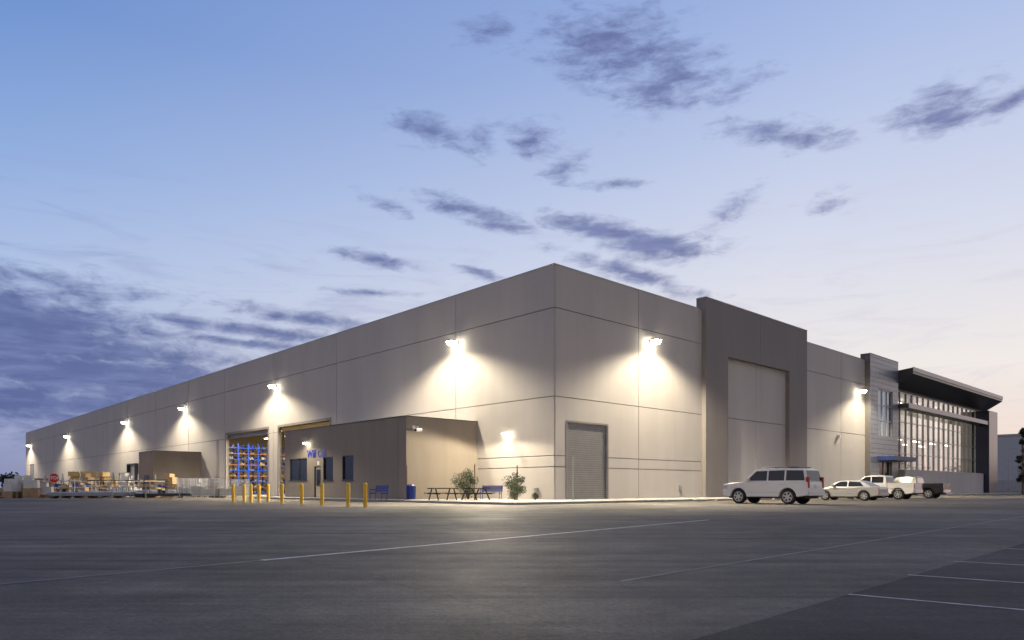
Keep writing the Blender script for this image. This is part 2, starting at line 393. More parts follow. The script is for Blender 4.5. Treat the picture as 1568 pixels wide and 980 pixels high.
# ------------------------------------------------------------ will-call office box
BV,BU0,BU1,BH=-6.28,7.84,26.3,5.76
off=empty('will_call_office',SITE)
wins=[(BU0+17.6-3.24,BU0+17.6,1.55,3.37),(BU0+10.0,BU0+11.6,1.5,3.35),(BU0+6.94,BU0+8.58,1.5,3.35)]
door=(BU0+12.0,BU0+13.1,0.13,2.65)
b=B()
for (p_,q,r,s) in rects(BU0,BU1,0,BH,wins+[door]): b.box(BV,BV+0.3,p_,q,r,s,stucco_m)
b.box(BV+0.3,-0.002,BU0,BU0+0.3,0,BH,stucco_m); b.box(BV+0.3,-0.002,BU1-0.3,BU1,0,BH,stucco_m)
b.box(BV+0.3,-0.002,BU0+0.3,BU1-0.3,5.2,5.4,roof_m)
b.box(BV-0.03,-0.002,BU0-0.03,BU0+0.33,BH,BH+0.05,darkmet); b.box(BV-0.03,BV+0.33,BU0+0.33,BU1+0.03,BH,BH+0.05,darkmet)
b.box(BV-0.004,BV,BU0+0.98,BU0+1.01,0.13,BH,joint_m)
b.obj('walls',parent=off)
b=B()
for a,c,d,e in wins:
    b.box(BV+0.12,BV+0.15,a,c,d,e,glass_m)
    for y in (a,c-0.06): b.box(BV+0.02,BV+0.12,y,y+0.06,d,e,darkmet)
    for z in (d,e-0.06): b.box(BV+0.03,BV+0.12,a+0.06,c-0.06,z,z+0.06,darkmet)
    b.box(BV-0.05,BV+0.03,a-0.05,c+0.05,d-0.06,d,darkmet)
    if c-a>2: b.box(BV+0.03,BV+0.12,(a+c)/2-0.03,(a+c)/2+0.03,d+0.06,e-0.06,darkmet)
b.obj('windows',parent=off)
b=B(); a,c,d,e=door
b.box(BV+0.1,BV+0.14,a,c,d,e,mat('door_paint',(0.36,0.32,0.26),0.5)); b.box(BV+0.06,BV+0.1,a+0.25,c-0.25,1.1,2.4,glass_m)
b.box(BV+0.03,BV+0.1,a,a+0.06,d,e,darkmet); b.box(BV+0.03,BV+0.1,c-0.06,c,d,e,darkmet)
b.cyl((BV,a+0.15,1.0),(BV,a+0.15,1.35),0.02,grey_m,6)
b.obj('door',parent=off)
R3=Matrix(((0,0,-1),(-1,0,0),(0,1,0))).to_4x4()
text_obj('sign_letters','Will Call',0.9,bluesign,off,Matrix.Translation((BV-0.03,BU0+12.7,3.66))@R3,0.004)
b=B(); b.box(BV-0.02,BV,BU0+12.2,BU0+12.55,2.75,3.05,white_m); b.obj('door_sign',parent=off)
b=B()
b.box(BV+0.5,BV+0.7,BU0-0.06,BU0,4.95,5.15,white_m); b.cyl((BV+0.6,BU0-0.05,5.05),(BV+0.6,BU0-0.5,5.05),0.035,white_m,8)
b.cyl((BV+0.6,BU0-0.5,5.07),(BV+0.6,BU0-0.5,4.85),0.05,white_m,8); b.cyl((BV+0.35,BU0-0.6,4.8),(BV+0.95,BU0-0.4,4.86),0.11,white_m,10); b.cyl((BV+0.3,BU0-0.62,4.79),(BV+0.35,BU0-0.6,4.8),0.08,black_m,10)
b.obj('security_camera',mx=SITE)

ann=empty('utility_annex',SITE)
b=B(); b.box(-5.86,-0.002,64.7,71,0,5.6,stucco_m); b.box(-5.9,-0.002,64.66,71.04,5.6,5.66,darkmet); b.obj('walls',parent=ann)
b=B(); b.box(-5.90,-5.862,66.5,68.5,0,2.6,darkmet); b.obj('door',parent=ann)

# ------------------------------------------------------------ wall lights
def wall_light(v,u,z,axis,power,sc=1.0,size=150,out=1.9,tilt=0.0,blend=0.5,smooth=9.0):
    rot = Matrix.Identity(4) if axis=='A' else Matrix.Rotation(math.radians(90),4,'Z')
    mx=SITE@Matrix.Translation((v,u,z))@rot
    b=B()
    b.box(-0.08*sc,-0.002,-0.15*sc,0.15*sc,-0.1*sc,0.2*sc,darkmet)
    b.cyl((-0.06*sc,0,0.12*sc),(-0.35*sc,0,0.16*sc),0.04*sc,darkmet,8)
    b.box(-0.85*sc,-0.3*sc,-0.3*sc,0.3*sc,0.12*sc,0.22*sc,darkmet)
    vs=[(-0.87*sc,-0.3*sc,0.115*sc),(-0.28*sc,-0.3*sc,0.115*sc),(-0.28*sc,0.3*sc,0.115*sc),(-0.87*sc,0.3*sc,0.115*sc),
        (-0.74*sc,-0.22*sc,-0.16*sc),(-0.36*sc,-0.22*sc,-0.16*sc),(-0.36*sc,0.22*sc,-0.16*sc),(-0.74*sc,0.22*sc,-0.16*sc)]
    b.mesh(vs,[(0,1,2,3),(7,6,5,4),(0,4,5,1),(1,5,6,2),(2,6,7,3),(3,7,4,0)],lens_m)
    o=b.obj('wall_light',mx=mx)
    ld=bpy.data.lights.new('lamp','SPOT'); ld.energy=power; ld.color=(1,0.86,0.61); ld.spot_size=math.radians(size); ld.spot_blend=blend; ld.shadow_soft_size=0.2
    ld.use_nodes=True; nt=ld.node_tree; em=nt.nodes['Emission']; lf=nt.nodes.new('ShaderNodeLightFalloff'); lf.inputs['Strength'].default_value=1; lf.inputs['Smooth'].default_value=smooth
    nt.links.new(lf.outputs['Linear'],em.inputs['Strength'])
    l=bpy.data.objects.new('lamp',ld); scene.collection.objects.link(l); l.parent=o
    l.location=(-out*sc,0,-0.16*sc)
    d=Vector((0.1+tilt,0,-1)); l.rotation_euler=d.to_track_quat('-Z','Y').to_euler()
    return o
for u in (10.2,41.7,70.8,99.4,144.1,188.9): wall_light(0,u,11.85,'A',1550)
wall_light(0,4.5,4.66,'A',520,0.55,178,2.6,-0.3,0.25,4.0)
wall_light(BV,BU0+14.1,4.55,'A',260,0.5,165,2.2,0,0.5,2.0)
wall_light(10.4,0,11.86,'B',1550)
wall_light(49.5,0,11.75,'B',1200)

# ------------------------------------------------------------ street furniture
def bollard(x,y):
    b=B(); b.cyl((0,0,0),(0,0,1.08),0.095,yellow_m,16)
    pr=0.095; pz=1.08
    for a in (25,50,75):
        r=0.095*math.cos(math.radians(a)); z=1.08+0.07*math.sin(math.radians(a)); b.cyl((0,0,pz),(0,0,z),pr,yellow_m,16,r1=r); pr,pz=r,z
    b.cyl((0,0,0.0),(0,0,0.02),0.16,walk_m,16)
    b.obj('bollard',mx=at(x,y))
for x,y in [(-6.75,32.6),(-7.79,33.7),(-9.7,36.2),(-11.6,39.1),(-13.2,40.7),(-17.3,44),(-16.7,44.2),(-15.9,43.2),(-15.8,44.3),(-15.75,45.8)]: bollard(x,y)
def bench(x,y,rot):
    b=B()
    for i in range(5): b.box(-0.75,0.75,0.0+i*0.09,0.07+i*0.09,0.44,0.465,blue_m)
    for i in range(5): b.box(-0.75,0.75,0.46+i*0.02,0.48+i*0.02,0.52+i*0.085,0.59+i*0.085,blue_m)
    for s in (-0.68,0.68):
        b.cyl((s,0.05,0),(s,0.05,0.66),0.025,blue_m,8); b.cyl((s,0.42,0),(s,0.58,0.95),0.025,blue_m,8); b.cyl((s,0.05,0.66),(s,0.5,0.66),0.025,blue_m,8); b.cyl((s,0.05,0.42),(s,0.45,0.42),0.025,blue_m,8)
    b.obj('park_bench',mx=at(x,y,rot,0.13))
bench(-8.75,45.3,math.radians(-47)); bench(-1.5,47.3,math.radians(-20))
def table(x,y,rot):
    b=B(); m=darkmet
    for i in range(6): b.box(-0.9,0.9,-0.38+i*0.13,-0.27+i*0.13,0.71,0.77,m)
    for s in (-1,1):
        for i in range(2): b.box(-0.9,0.9,s*0.72-0.13+i*0.14,s*0.72-0.01+i*0.14,0.42,0.47,m)
    for x0 in (-0.65,0.65):
        for s in (-1,1): b.cyl((x0,s*0.25,0.72),(x0,s*0.62,0),0.045,m,8)
        b.cyl((x0,-0.8,0.41),(x0,0.8,0.41),0.035,m,8)
    b.obj('picnic_table',mx=at(x,y,rot,0.13))
table(-4.35,44.6,math.radians(35)); table(-2.3,45.0,math.radians(55))
b=B()
for i in range(20):
    a=2*math.pi*i/20; b.cyl((0.27*math.cos(a),0.27*math.sin(a),0.05),(0.3*math.cos(a),0.3*math.sin(a),0.86),0.018,blue_m,6)
b.cyl((0,0,0.03),(0,0,0.85),0.25,blue_m,20); b.cyl((0,0,0.86),(0,0,0.92),0.33,blue_m,20); b.cyl((0,0,0.92),(0,0,1.0),0.33,blue_m,20,r1=0.16)
b.obj('trash_can',mx=at(-6.55,46.0,0,0.13))
def post(x,y,h,mt,r=0.035,name='post'):
    b=B(); b.cyl((0,0,0),(0,0,h),r,mt,10); b.cyl((0,0,0),(0,0,0.03),r*2.4,mt,10); b.cyl((0,0,h),(0,0,h+0.03),r*1.2,mt,10,r1=r*0.4); b.obj(name,mx=at(x,y,0,0.13))
post(0.33,45.6,2.2,darkmet); post(3.9,45.2,2.8,grey_m,0.045); post(-2.45,46.6,2.3,pallet_m,0.04); post(-6.9,46.6,2.2,pallet_m,0.06)
def shrub(name,x,y,h,r,n,mt,seed,z=0.13):
    rnd=random.Random(seed); b=B()
    clumps=[]
    for i in range(13):
        a=rnd.uniform(0,6.28); rr=r*rnd.uniform(0.1,0.75); zz=h*rnd.uniform(0.2,0.88)
        c=Vector((rr*math.cos(a),rr*math.sin(a),zz)); clumps.append((c,r*rnd.uniform(0.25,0.45)))
        b.cyl((0,0,0),(c.x*0.5,c.y*0.5,c.z*0.55),0.02,bark_m,5,r1=0.014); b.cyl((c.x*0.5,c.y*0.5,c.z*0.55),c,0.014,bark_m,5,r1=0.006)
    for i in range(n):
        c,cr=rnd.choice(clumps); d=Vector((rnd.gauss(0,1),rnd.gauss(0,1),rnd.gauss(0,1))).normalized()*cr*rnd.random()**0.4
        p=c+d; s=rnd.uniform(0.03,0.08)*(1 if h<3 else h/4)
        t=Vector((rnd.gauss(0,1),rnd.gauss(0,1),rnd.gauss(0,1))).normalized(); q=t.orthogonal().normalized()*0.45
        if p.z<0.05: continue
        b.face([p-t*s,p+q*s,p+t*s,p-q*s],mt if rnd.random()<0.7 else leafd_m)
    b.obj(name,mx=at(x,y,0,z))
shrub('shrub',-2.9,46.9,2.0,1.1,2400,leaf_m,3); shrub('shrub',0.15,45.0,1.6,0.95,2200,leaf_m,5); shrub('shrub',1.5,45.6,0.45,0.3,300,leaf_m,6)

st=empty('stop_sign',at(-39.4,61,math.radians(8)))
def octo(r): return [(r*math.cos(math.radians(22.5+45*i)),r*math.sin(math.radians(22.5+45*i))) for i in range(8)]
b=B()
for r,y0,y1,mt_ in ((0.47,0,-0.01,white_m),(0.43,-0.01,-0.016,red_m)):
    o=octo(r); vs=[(x,y0,1.75+z) for x,z in o]+[(x,y1,1.75+z) for x,z in o]
    b.mesh(vs,[tuple(range(8)),tuple(range(8,16))]+[(i,(i+1)%8,8+(i+1)%8,8+i) for i in range(8)],mt_)
b.obj('sign_face',parent=st)
b=B(); b.cyl((0,0.05,0),(0,0.05,2.1),0.035,grey_m,8); b.cyl((0,0,0),(0,0,0.12),0.25,black_m,12); b.obj('post',parent=st)
text_obj('letters','STOP',0.36,white_m,st,Matrix.Translation((0,-0.03,1.75))@Matrix.Rotation(math.radians(90),4,'X'),0.004)

# yard goods
def lumber(x,y,rot,nx,nz,L=3.6,mt=wood_m,name='lumber_stack'):
    b=B()
    for i in range(nx):
        for k in range(nz):
            x0=i*1.25; z0=k*0.72+0.1
            dx=random.uniform(-.1,.1)
            for q in range(5): b.box(x0+dx,x0+1.15+dx,-L/2,L/2,z0+q*0.12,z0+q*0.12+0.11,mt)
            for yy in (-L/3,L/3): b.box(x0,x0+1.15,yy,yy+0.1,z0-0.1,z0,pallet_m)
    b.obj(name,mx=at(x,y,rot))
lumber(-53.2,86,0.3,3,4); lumber(-48.6,84,0.1,1,3); lumber(-41.5,72,0.6,2,1); lumber(-57,90,0.2,2,2); lumber(-62,92,0.4,2,3,mt=pallet_m)
def pipes(x,y,rot,L,nrow,r,mt):
    b=B()
    for k in range(nrow):
        for i in range(12-k):
            b.cyl((-L/2+random.uniform(-.3,.3),(i+k/2)*2*r,0.2+r+k*1.75*r),(L/2+random.uniform(-.3,.3),(i+k/2)*2*r,0.2+r+k*1.75*r),r,mt,8)
    for xx in (-L/3,0,L/3): b.box(xx-0.08,xx+0.08,-0.2,24*r+0.2,0,0.2,pallet_m)
    for xx in (-L/3,L/3):
        for s in (-0.25,24*r+0.1): b.box(xx-0.04,xx+0.04,s,s+0.08,0,1.0,grey_m)
    b.obj('pipe_stack',mx=at(x,y,rot))
pipes(-36.5,61,0.05,6.5,3,0.06,grey_m); pipes(-34.0,66,-0.15,5,4,0.07,white_m); pipes(-41.5,64,0.25,5,2,0.09,grey_m); pipes(-30.5,62,0.3,4,2,0.06,darkmet); pipes(-39,69,-0.3,5,5,0.07,white_m)
def pallets(x,y,rot,n,load=None):
    b=B()
    for k in range(n):
        z=k*0.15
        for i in range(3): b.box(-0.6,0.6,-0.5+i*0.45,-0.4+i*0.45,z,z+0.1,pallet_m)
        for i in range(6): b.box(-0.6+i*0.21,-0.45+i*0.21,-0.5,0.5,z+0.1,z+0.125,pallet_m)
    if load:
        z=n*0.15
        b.box(-0.55,0.5,-0.45,0.45,z,z+0.7,load); b.box(-0.5,0.1,-0.4,0.4,z+0.7,z+1.1,load)
    b.obj('pallet_stack',mx=at(x,y,rot))
card=mat('cardboard',(0.42,0.3,0.17),0.8,var=0.15); greyc=mat('shrinkwrap',(0.5,0.5,0.5),0.4,var=0.15)
for i in range(24):
    x=-46.5+random.uniform(-1.5,4.5); y=62+random.uniform(0,6); pallets(x,y,random.uniform(-.6,.6),random.choice([1,2,4,6]),random.choice([None,None,card,greyc]))
for (x,y,n,l) in [(-38,70,2,greyc),(-36,72,1,card),(-33.5,70,3,None),(-31.5,71,1,greyc),(-44,75,6,None),(-47,78,1,greyc),(-50,80,5,None),(-27.8,67,1,card),(-34.7,74,7,None),(-40.4,76,1,greyc),(-42.5,70,2,card),(-29.5,60,1,None),(-45.5,76,9,card),(-43,79,10,greyc),(-39.6,81,8,None),(-54,88,9,greyc),(-37,77,9,card),(-33,75,5,greyc)]: pallets(x,y,random.uniform(-.3,.3),n,l)
def cage(x,y,rot,h=1.25):
    b=B(); w=1.1
    for sx in (0,w):
        for sy in (0,w): b.cyl((sx,sy,0),(sx,sy,h),0.035,white_m,6)
    for i in range(1,9):
        t=w*i/9
        for a,c in (((t,0),(t,0)),((t,w),(t,w)),((0,t),(0,t)),((w,t),(w,t))): b.cyl((*a,0.15),(*c,h),0.014,white_m,4,caps=False)
    for i in range(6):
        z=0.15+(h-0.15)*i/5
        for a,c in (((0,0),(w,0)),((w,0),(w,w)),((w,w),(0,w)),((0,w),(0,0))): b.cyl((*a,z),(*c,z),0.018,white_m,4,caps=False)
    b.box(0.05,w-0.05,0.05,w-0.05,0.2,0.2+h*random.uniform(0.2,0.6),greyc)
    b.obj('wire_cage',mx=at(x,y,rot))
for i in range(3): cage(-31.4+i*1.35,66.5-i*0.3,-0.1,1.8)
for i in range(2): cage(-27.2+i*1.3,66.0,0.1,1.7)
def cart(x,y,rot,mt):
    b=B()
    for sx in (-0.9,0.9):
        for sy in (-0.45,0.45):
            b.cyl((sx*.9,sy-0.03,0.12),(sx*.9,sy+0.03,0.12),0.12,black_m,10); b.cyl((sx,sy,0.2),(sx,sy,1.7),0.03,mt,6)
    for z in (0.28,0.95,1.6): b.box(-0.95,0.95,-0.5,0.5,z,z+0.04,mt)
    for i in range(5): b.box(-0.8+i*0.34,-0.6+i*0.34,-0.3,0.3,0.32,0.32+random.uniform(.2,.5),random.choice([card,greyc,darkmet])); b.box(-0.8+i*0.34,-0.55+i*0.34,-0.3,0.3,0.99,0.99+random.uniform(.1,.4),random.choice([card,greyc,blue_m]))
    b.obj('material_cart',mx=at(x,y,rot))
for x,y,r_,m_ in [(-37.5,66,.3,grey_m),(-35.2,68,-.2,yellow_m),(-43.2,68,.1,grey_m),(-32.2,64,.6,darkmet),(-40.2,66.5,.9,white_m)]: cart(x,y,r_,m_)
def aframe(x,y,rot):
    b=B()
    for xx in (-1.6,0,1.6):
        b.cyl((xx,-0.7,0),(xx,0,2.3),0.045,grey_m,6); b.cyl((xx,0.7,0),(xx,0,2.3),0.045,grey_m,6); b.cyl((xx,-0.7,0.1),(xx,0.7,0.1),0.045,grey_m,6)
        for z in (0.5,1.0,1.5): b.cyl((xx,-0.9+z*0.28,z),(xx,0.9-z*0.28,z),0.035,yellow_m,6)
    for z in (0.55,1.05,1.55):
        for s in (-1,1):
            for k in range(4): b.cyl((-2.6+random.uniform(-.3,.3),s*(0.8-z*0.28-k*0.07),z+0.03),(2.6+random.uniform(-.3,.3),s*(0.8-z*0.28-k*0.07),z+0.03),0.035,random.choice([grey_m,white_m,darkmet]),6)
    b.obj('pipe_rack',mx=at(x,y,rot))
aframe(-38.5,73,0.5); aframe(-45,71,0.2); aframe(-36,64,-0.1)
# forklift
fk=empty('forklift',at(-45.5,80,0.4))
b=B()
b.prism([(-1.2,0.3),(1.0,0.3),(1.0,0.75),(0.3,0.8),(0.2,0.95),(-1.1,1.15),(-1.25,0.9)],lambda z:0.55,yellow_m); b.obj('chassis',parent=fk,bevel=0.05)
b=B()
for s in (-1,1):
    b.cyl((-0.9,s*0.48,1.1),(-0.7,s*0.45,2.15),0.035,black_m,6); b.cyl((0.7,s*0.48,0.75),(0.4,s*0.45,2.15),0.035,black_m,6)
    b.box(1.05,1.17,s*0.3-0.05,s*0.3+0.05,0.1,2.6,darkmet); b.box(1.2,2.3,s*0.28-0.06,s*0.28+0.06,0.12,0.17,darkmet)
    b.cyl((0.7,s*0.42,0.32),(0.7,s*0.62,0.32),0.32,black_m,16); b.cyl((-0.8,s*0.42,0.27),(-0.8,s*0.58,0.27),0.27,black_m,16)
for k in range(5): b.box(-0.7+k*0.25,-0.65+k*0.25,-0.48,0.48,2.15,2.2,black_m)
b.box(1.04,1.18,-0.35,0.35,2.5,2.6,darkmet); b.box(1.18,1.22,-0.45,0.45,0.2,0.6,darkmet); b.box(-0.5,0.0,-0.25,0.25,1.05,1.15,black_m); b.box(-0.55,-0.45,-0.25,0.25,1.15,1.6,black_m)
b.obj('mast_and_guard',parent=fk)
b=B()
b.prism([(-1.4,0.1),(1.4,0.1),(1.6,1.3),(-1.6,1.3)],lambda z:0.9,darkmet); b.box(-1.65,1.65,-0.95,-0.88,1.25,1.33,grey_m); b.box(-1.65,1.65,0.88,0.95,1.25,1.33,grey_m)
for s in(-1,1): b.cyl((s*1.1,-0.7,0.08),(s*1.1,-0.6,0.08),0.08,black_m,8)
b.obj('dumpster',mx=at(-35.0,79,0.5))

# ------------------------------------------------------------ vehicles
def arch(cx,r,zc,z0,n=12):
    a0=math.asin((z0-zc)/r)
    return [(cx+r*math.cos(math.pi-a0-(math.pi-2*a0)*i/n),zc+r*math.sin(math.pi-a0-(math.pi-2*a0)*i/n)) for i in range(n+1)]
def wheel(b,x,y,r,w,side):
    y0,y1=(y-w,y) if side>0 else (y+w,y)
    b.cyl((x,y0,r),(x,y1-0.03*side,r),r,black_m,28); b.cyl((x,y1-0.03*side,r),(x,y1,r),r,black_m,28,r1=r*0.88)
    b.cyl((x,y1,r),(x,y1+0.004*side,r),r*0.68,darkmet,24)
    b.cyl((x,y1,r),(x,y1+0.022*side,r),r*0.16,rim_m,12)
    for i in range(24):
        a=2*math.pi*i/24; a2=2*math.pi*(i+1)/24; k=0.008*side
        b.face([(x+r*q*math.cos(t),y1+k,r+r*q*math.sin(t)) for q,t in ((0.6,a),(0.69,a),(0.69,a2),(0.6,a2))],rim_m)
    for i in range(6):
        a=2*math.pi*i/6+0.3; dx,dz=math.cos(a),math.sin(a); nx_,nz_=-dz,dx; k=y1+0.016*side
        b.face([(x+dx*r*.1+nx_*.045,k,r+dz*r*.1+nz_*.045),(x+dx*r*.1-nx_*.045,k,r+dz*r*.1-nz_*.045),(x+dx*r*.64-nx_*.035,k,r+dz*r*.64-nz_*.035),(x+dx*r*.64+nx_*.035,k,r+dz*r*.64+nz_*.035)],rim_m)
def vehicle(name,S,paint,x,y,heading):
    root=empty(name,at(x,y,heading))
    hw=S['W']/2; wb=S['wb']/2; r=S['r']; sill=S['sill']
    low=[(S['rear']+0.04,sill+0.1)]+arch(-wb,r+0.075,r,sill+0.02)+arch(wb,r+0.075,r,sill+0.02)+S['top']
    b=B(); zb=S['belt']
    b.prism(low,lambda z: hw-0.05*max(0,(0.6-z))-0.04*max(0,z-0.85)*2,paint); b.obj('body',parent=root,bevel=0.045,bseg=3)
    th=S['tumble']; gh=S['green']
    yf=lambda z: hw-0.055-(z-zb)*th
    b=B(); b.prism(gh,yf,paint); b.obj('cabin',parent=root,bevel=0.04,bseg=3)
    b=B()
    for poly in S['win']:
        for s in (1,-1): b.face([(px,s*(yf(pz)+0.006),pz) for px,pz in poly],glass_m)
    for (p0,p1) in S['screens']:
        d=Vector((p1[0]-p0[0],p1[1]-p0[1])); nrm=Vector((-d.y,d.x)).normalized()
        if (nrm.x>0)!=(p0[0]>0): nrm=-nrm
        q=[]
        for f,sg in ((0.07,1),(0.07,-1),(0.92,-1),(0.92,1)):
            px=p0[0]+d.x*f+nrm.x*0.012; pz=p0[1]+d.y*f+nrm.y*0.012; q.append((px,sg*(yf(pz)-0.1),pz))
        b.face(q,glass_m)
    b.obj('glazing',parent=root)
    b=B()
    b.box(S['rear']+0.25,S['front']-0.25,-hw+0.24,hw-0.24,sill-0.06,min(zb-0.15,1.0) if not S.get('bed') else 0.78,black_m)
    for s in (1,-1):
        for wx in (-wb,wb): wheel(b,wx,s*(hw-0.02),r,0.25,s)
    b.obj('wheels',parent=root)
    b=B()
    for s in (1,-1):
        yy=s*(hw-0.01)
        for sx in S['seams']: b.box(sx-0.008,sx+0.008,yy-s*0.05,s*(hw+0.002)-s*0.022,sill+0.14,zb-0.04,black_m)
        for hx in S['handles']: b.box(hx-0.1,hx+0.1,s*(hw-0.04),s*(hw+0.015),zb-0.17,zb-0.135,S.get('trim',paint))
        b.box(-wb+r+0.12,wb-r-0.12,s*(hw-0.06),s*(hw+0.006),sill+0.24,sill+0.31,S.get('trim',paint))
        b.box(-wb+r+0.1,wb-r-0.1,s*(hw-0.15),s*(hw-0.03),sill-0.04,sill+0.03,black_m)
        mx_=S['mirror']; b.box(mx_-0.1,mx_+0.1,s*(hw-0.05),s*(hw+0.18),zb+0.04,zb+0.2,paint)
        t=S['tail']; b.box(S['rear']-0.012,S['rear']+t[2],s*(hw-0.22),s*(hw-t[3]),t[0],t[1],redglass)
        h=S['head']; b.box(S['front']-h[2],S['front']-h[3],s*(hw-0.45),s*(hw-0.012),h[0],h[1],clearlamp)
    b.box(S['rear']-0.07,S['rear']+0.1,-hw+0.06,hw-0.06,sill+0.1,sill+0.34,S.get('bump',paint))
    b.box(S['rear']-0.018,S['rear'],-0.16,0.16,S['plate'],S['plate']+0.16,plate_m)
    b.box(S['front']-0.1,S['front']+0.05,-hw+0.08,hw-0.08,sill+0.08,sill+0.32,S.get('bump',paint))
    b.box(S['front']-0.1,S['front']+0.014,-0.5,0.5,sill+0.36,sill+0.58,black_m)
    for (p0,p1) in S.get('rails',[]):
        for s in (1,-1): b.cyl((p0[0],s*(hw-0.3),p0[1]),(p1[0],s*(hw-0.3),p1[1]),0.025,darkmet,6)
    b.obj('trim',parent=root,bevel=0.012,bseg=1)
    if S.get('bed'):
        x0,x1,z0,z1=S['bed']; b=B()
        for s in (1,-1): b.box(x0,x1,s*(hw-0.09),s*(hw-0.012),z0-0.06,z1,paint)
        b.box(x0-0.005,x0+0.07,-hw+0.09,hw-0.09,z0-0.3,z1-0.01,paint); b.box(x1-0.06,x1,-hw+0.09,hw-0.09,z0-0.06,z1,paint)
        b.box(x0+0.07,x1-0.06,-hw+0.09,hw-0.09,z0,z0+0.012,black_m)
        b.obj('cargo_bed',parent=root,bevel=0.015,bseg=2)
    return root
HEAD=ANG+math.pi/2
whitep=mat('white_car_paint',(0.66,0.64,0.61),0.22); silverp=mat('silver_car_paint',(0.4,0.4,0.4),0.28,0.6); blackp=mat('black_car_paint',(0.02,0.02,0.025),0.2); chrome=mat('chrome',(0.6,0.6,0.6),0.2,0.9)
SUV=dict(W=2.02,wb=2.95,r=0.41,sill=0.38,rear=-2.62,front=2.45,belt=1.24,tumble=0.17,
 top=[(2.36,0.42),(2.47,0.6),(2.48,1.0),(2.4,1.12),(1.95,1.18),(1.2,1.24),(-2.5,1.28),(-2.6,1.2),(-2.63,0.65)],
 green=[(-2.57,1.24),(1.22,1.23),(1.14,1.29),(0.52,1.88),(0.25,1.95),(-0.9,1.99),(-2.1,1.97),(-2.4,1.9)],
 win=[[(0.98,1.31),(-0.24,1.31),(-0.24,1.86),(0.42,1.84)],[(-0.33,1.31),(-1.26,1.31),(-1.26,1.88),(-0.33,1.86)],[(-1.36,1.31),(-2.42,1.31),(-2.3,1.85),(-1.36,1.88)]],
 screens=[((1.14,1.29),(0.52,1.88)),((-2.57,1.24),(-2.4,1.9))],seams=[0.92,-0.28,-1.3],handles=[-0.1,-1.1],mirror=0.85,tail=(0.9,1.5,0.14,0.04),head=(0.85,1.06,0.3,-0.01),plate=0.9,rails=[((0.1,2.05),(-2.0,2.04))],trim=greyc)
SED=dict(W=1.82,wb=2.75,r=0.33,sill=0.26,rear=-2.36,front=2.36,belt=0.94,tumble=0.32,
 top=[(2.3,0.3),(2.38,0.45),(2.32,0.68),(2.0,0.78),(1.1,0.95),(-1.8,1.0),(-2.28,0.98),(-2.38,0.88),(-2.38,0.5)],
 green=[(-1.95,0.95),(1.3,0.92),(1.15,0.97),(0.45,1.36),(0.1,1.43),(-0.5,1.45),(-1.0,1.4),(-1.3,1.32)],
 win=[[(0.9,1.0),(-0.2,1.0),(-0.2,1.38),(0.33,1.35)],[(-0.28,1.0),(-1.35,1.02),(-1.05,1.33),(-0.28,1.38)]],
 screens=[((1.15,0.97),(0.45,1.36)),((-1.95,0.95),(-1.3,1.32))],seams=[0.85,-0.24,-1.1],handles=[-0.05,-0.95],mirror=0.75,tail=(0.68,0.9,0.2,0.01),head=(0.6,0.76,0.35,0.02),plate=0.65)
PU=dict(W=2.0,wb=3.65,r=0.4,sill=0.4,rear=-2.95,front=2.75,belt=1.24,tumble=0.2,
 top=[(2.68,0.45),(2.76,0.6),(2.76,1.0),(2.68,1.12),(1.5,1.24),(-0.98,1.26),(-1.02,0.85),(-2.95,0.85),(-2.95,0.6)],
 green=[(-0.96,1.24),(1.55,1.23),(1.45,1.3),(0.75,1.84),(0.4,1.9),(-0.3,1.92),(-0.75,1.88),(-0.86,1.8)],
 win=[[(1.2,1.31),(0.25,1.31),(0.25,1.8),(0.65,1.78)],[(0.16,1.31),(-0.72,1.31),(-0.72,1.78),(0.16,1.81)]],
 screens=[((1.45,1.3),(0.75,1.84)),((-0.96,1.24),(-0.86,1.8))],seams=[1.15,0.2,-0.78],handles=[0.35,-0.6],mirror=1.1,tail=(0.85,1.2,0.1,0.02),head=(0.85,1.08,0.25,0.0),plate=0.62,bed=(-2.95,-1.04,0.86,1.3),bump=chrome)
def place(name,S,paint,rx,ry):
    L=Vector((-0.6796,0.7336)); R=Vector((0.7335,0.6797)); c=Vector((rx,ry))+L*S['wb']/2+R*(S['W']/2)
    vehicle(name,S,paint,c.x,c.y,HEAD)
place('parked_suv',SUV,whitep,15.1,38.9); place('parked_sedan',SED,silverp,24.8,50.0); place('parked_pickup_truck',PU,whitep,30.2,55.5); place('parked_pickup_truck',PU,blackp,35.5,60.5)

# ------------------------------------------------------------ background
fb=empty('distant_warehouse',at(172,205,ANG))
b=B(); b.box(-28,40,-2,40,0,15.5,far_m); b.box(-28.2,40.2,-2.3,40.2,15.5,16,cap_m)
for i in range(6): b.box(-24+i*10,-20+i*10,-2.06,-2.003,0.2,5,darkmet)
b.box(-28,40,-2.05,-2.003,9,9.3,navy_m); b.obj('walls',parent=fb)
b=B()
for i in range(22):
    x=i*2.6; b.cyl((x,0,0),(x,0,2.2),0.04,grey_m,6)
b.cyl((0,0,2.2),(55,0,2.2),0.03,grey_m,6); b.cyl((0,0,0.2),(55,0,0.2),0.03,grey_m,6)
for i in range(360): b.box(i*0.152,i*0.152+0.02,-0.01,0.01,0.1,2.15,grey_m)
b.obj('metal_fence',mx=at(W(102,-1).x,W(102,-1).y,ANG-0.25))
b=B(); b.cyl((0,0,0),(0,0,9),0.11,grey_m,8,r1=0.07); b.cyl((0,0,9),(1.2,0,9.2),0.05,grey_m,6); b.box(1.1,1.8,-0.15,0.15,9.12,9.25,grey_m)
b.cyl((0,0,0),(0,0,0.7),0.3,walk_m,12); b.obj('street_lamp',mx=at(105,150))
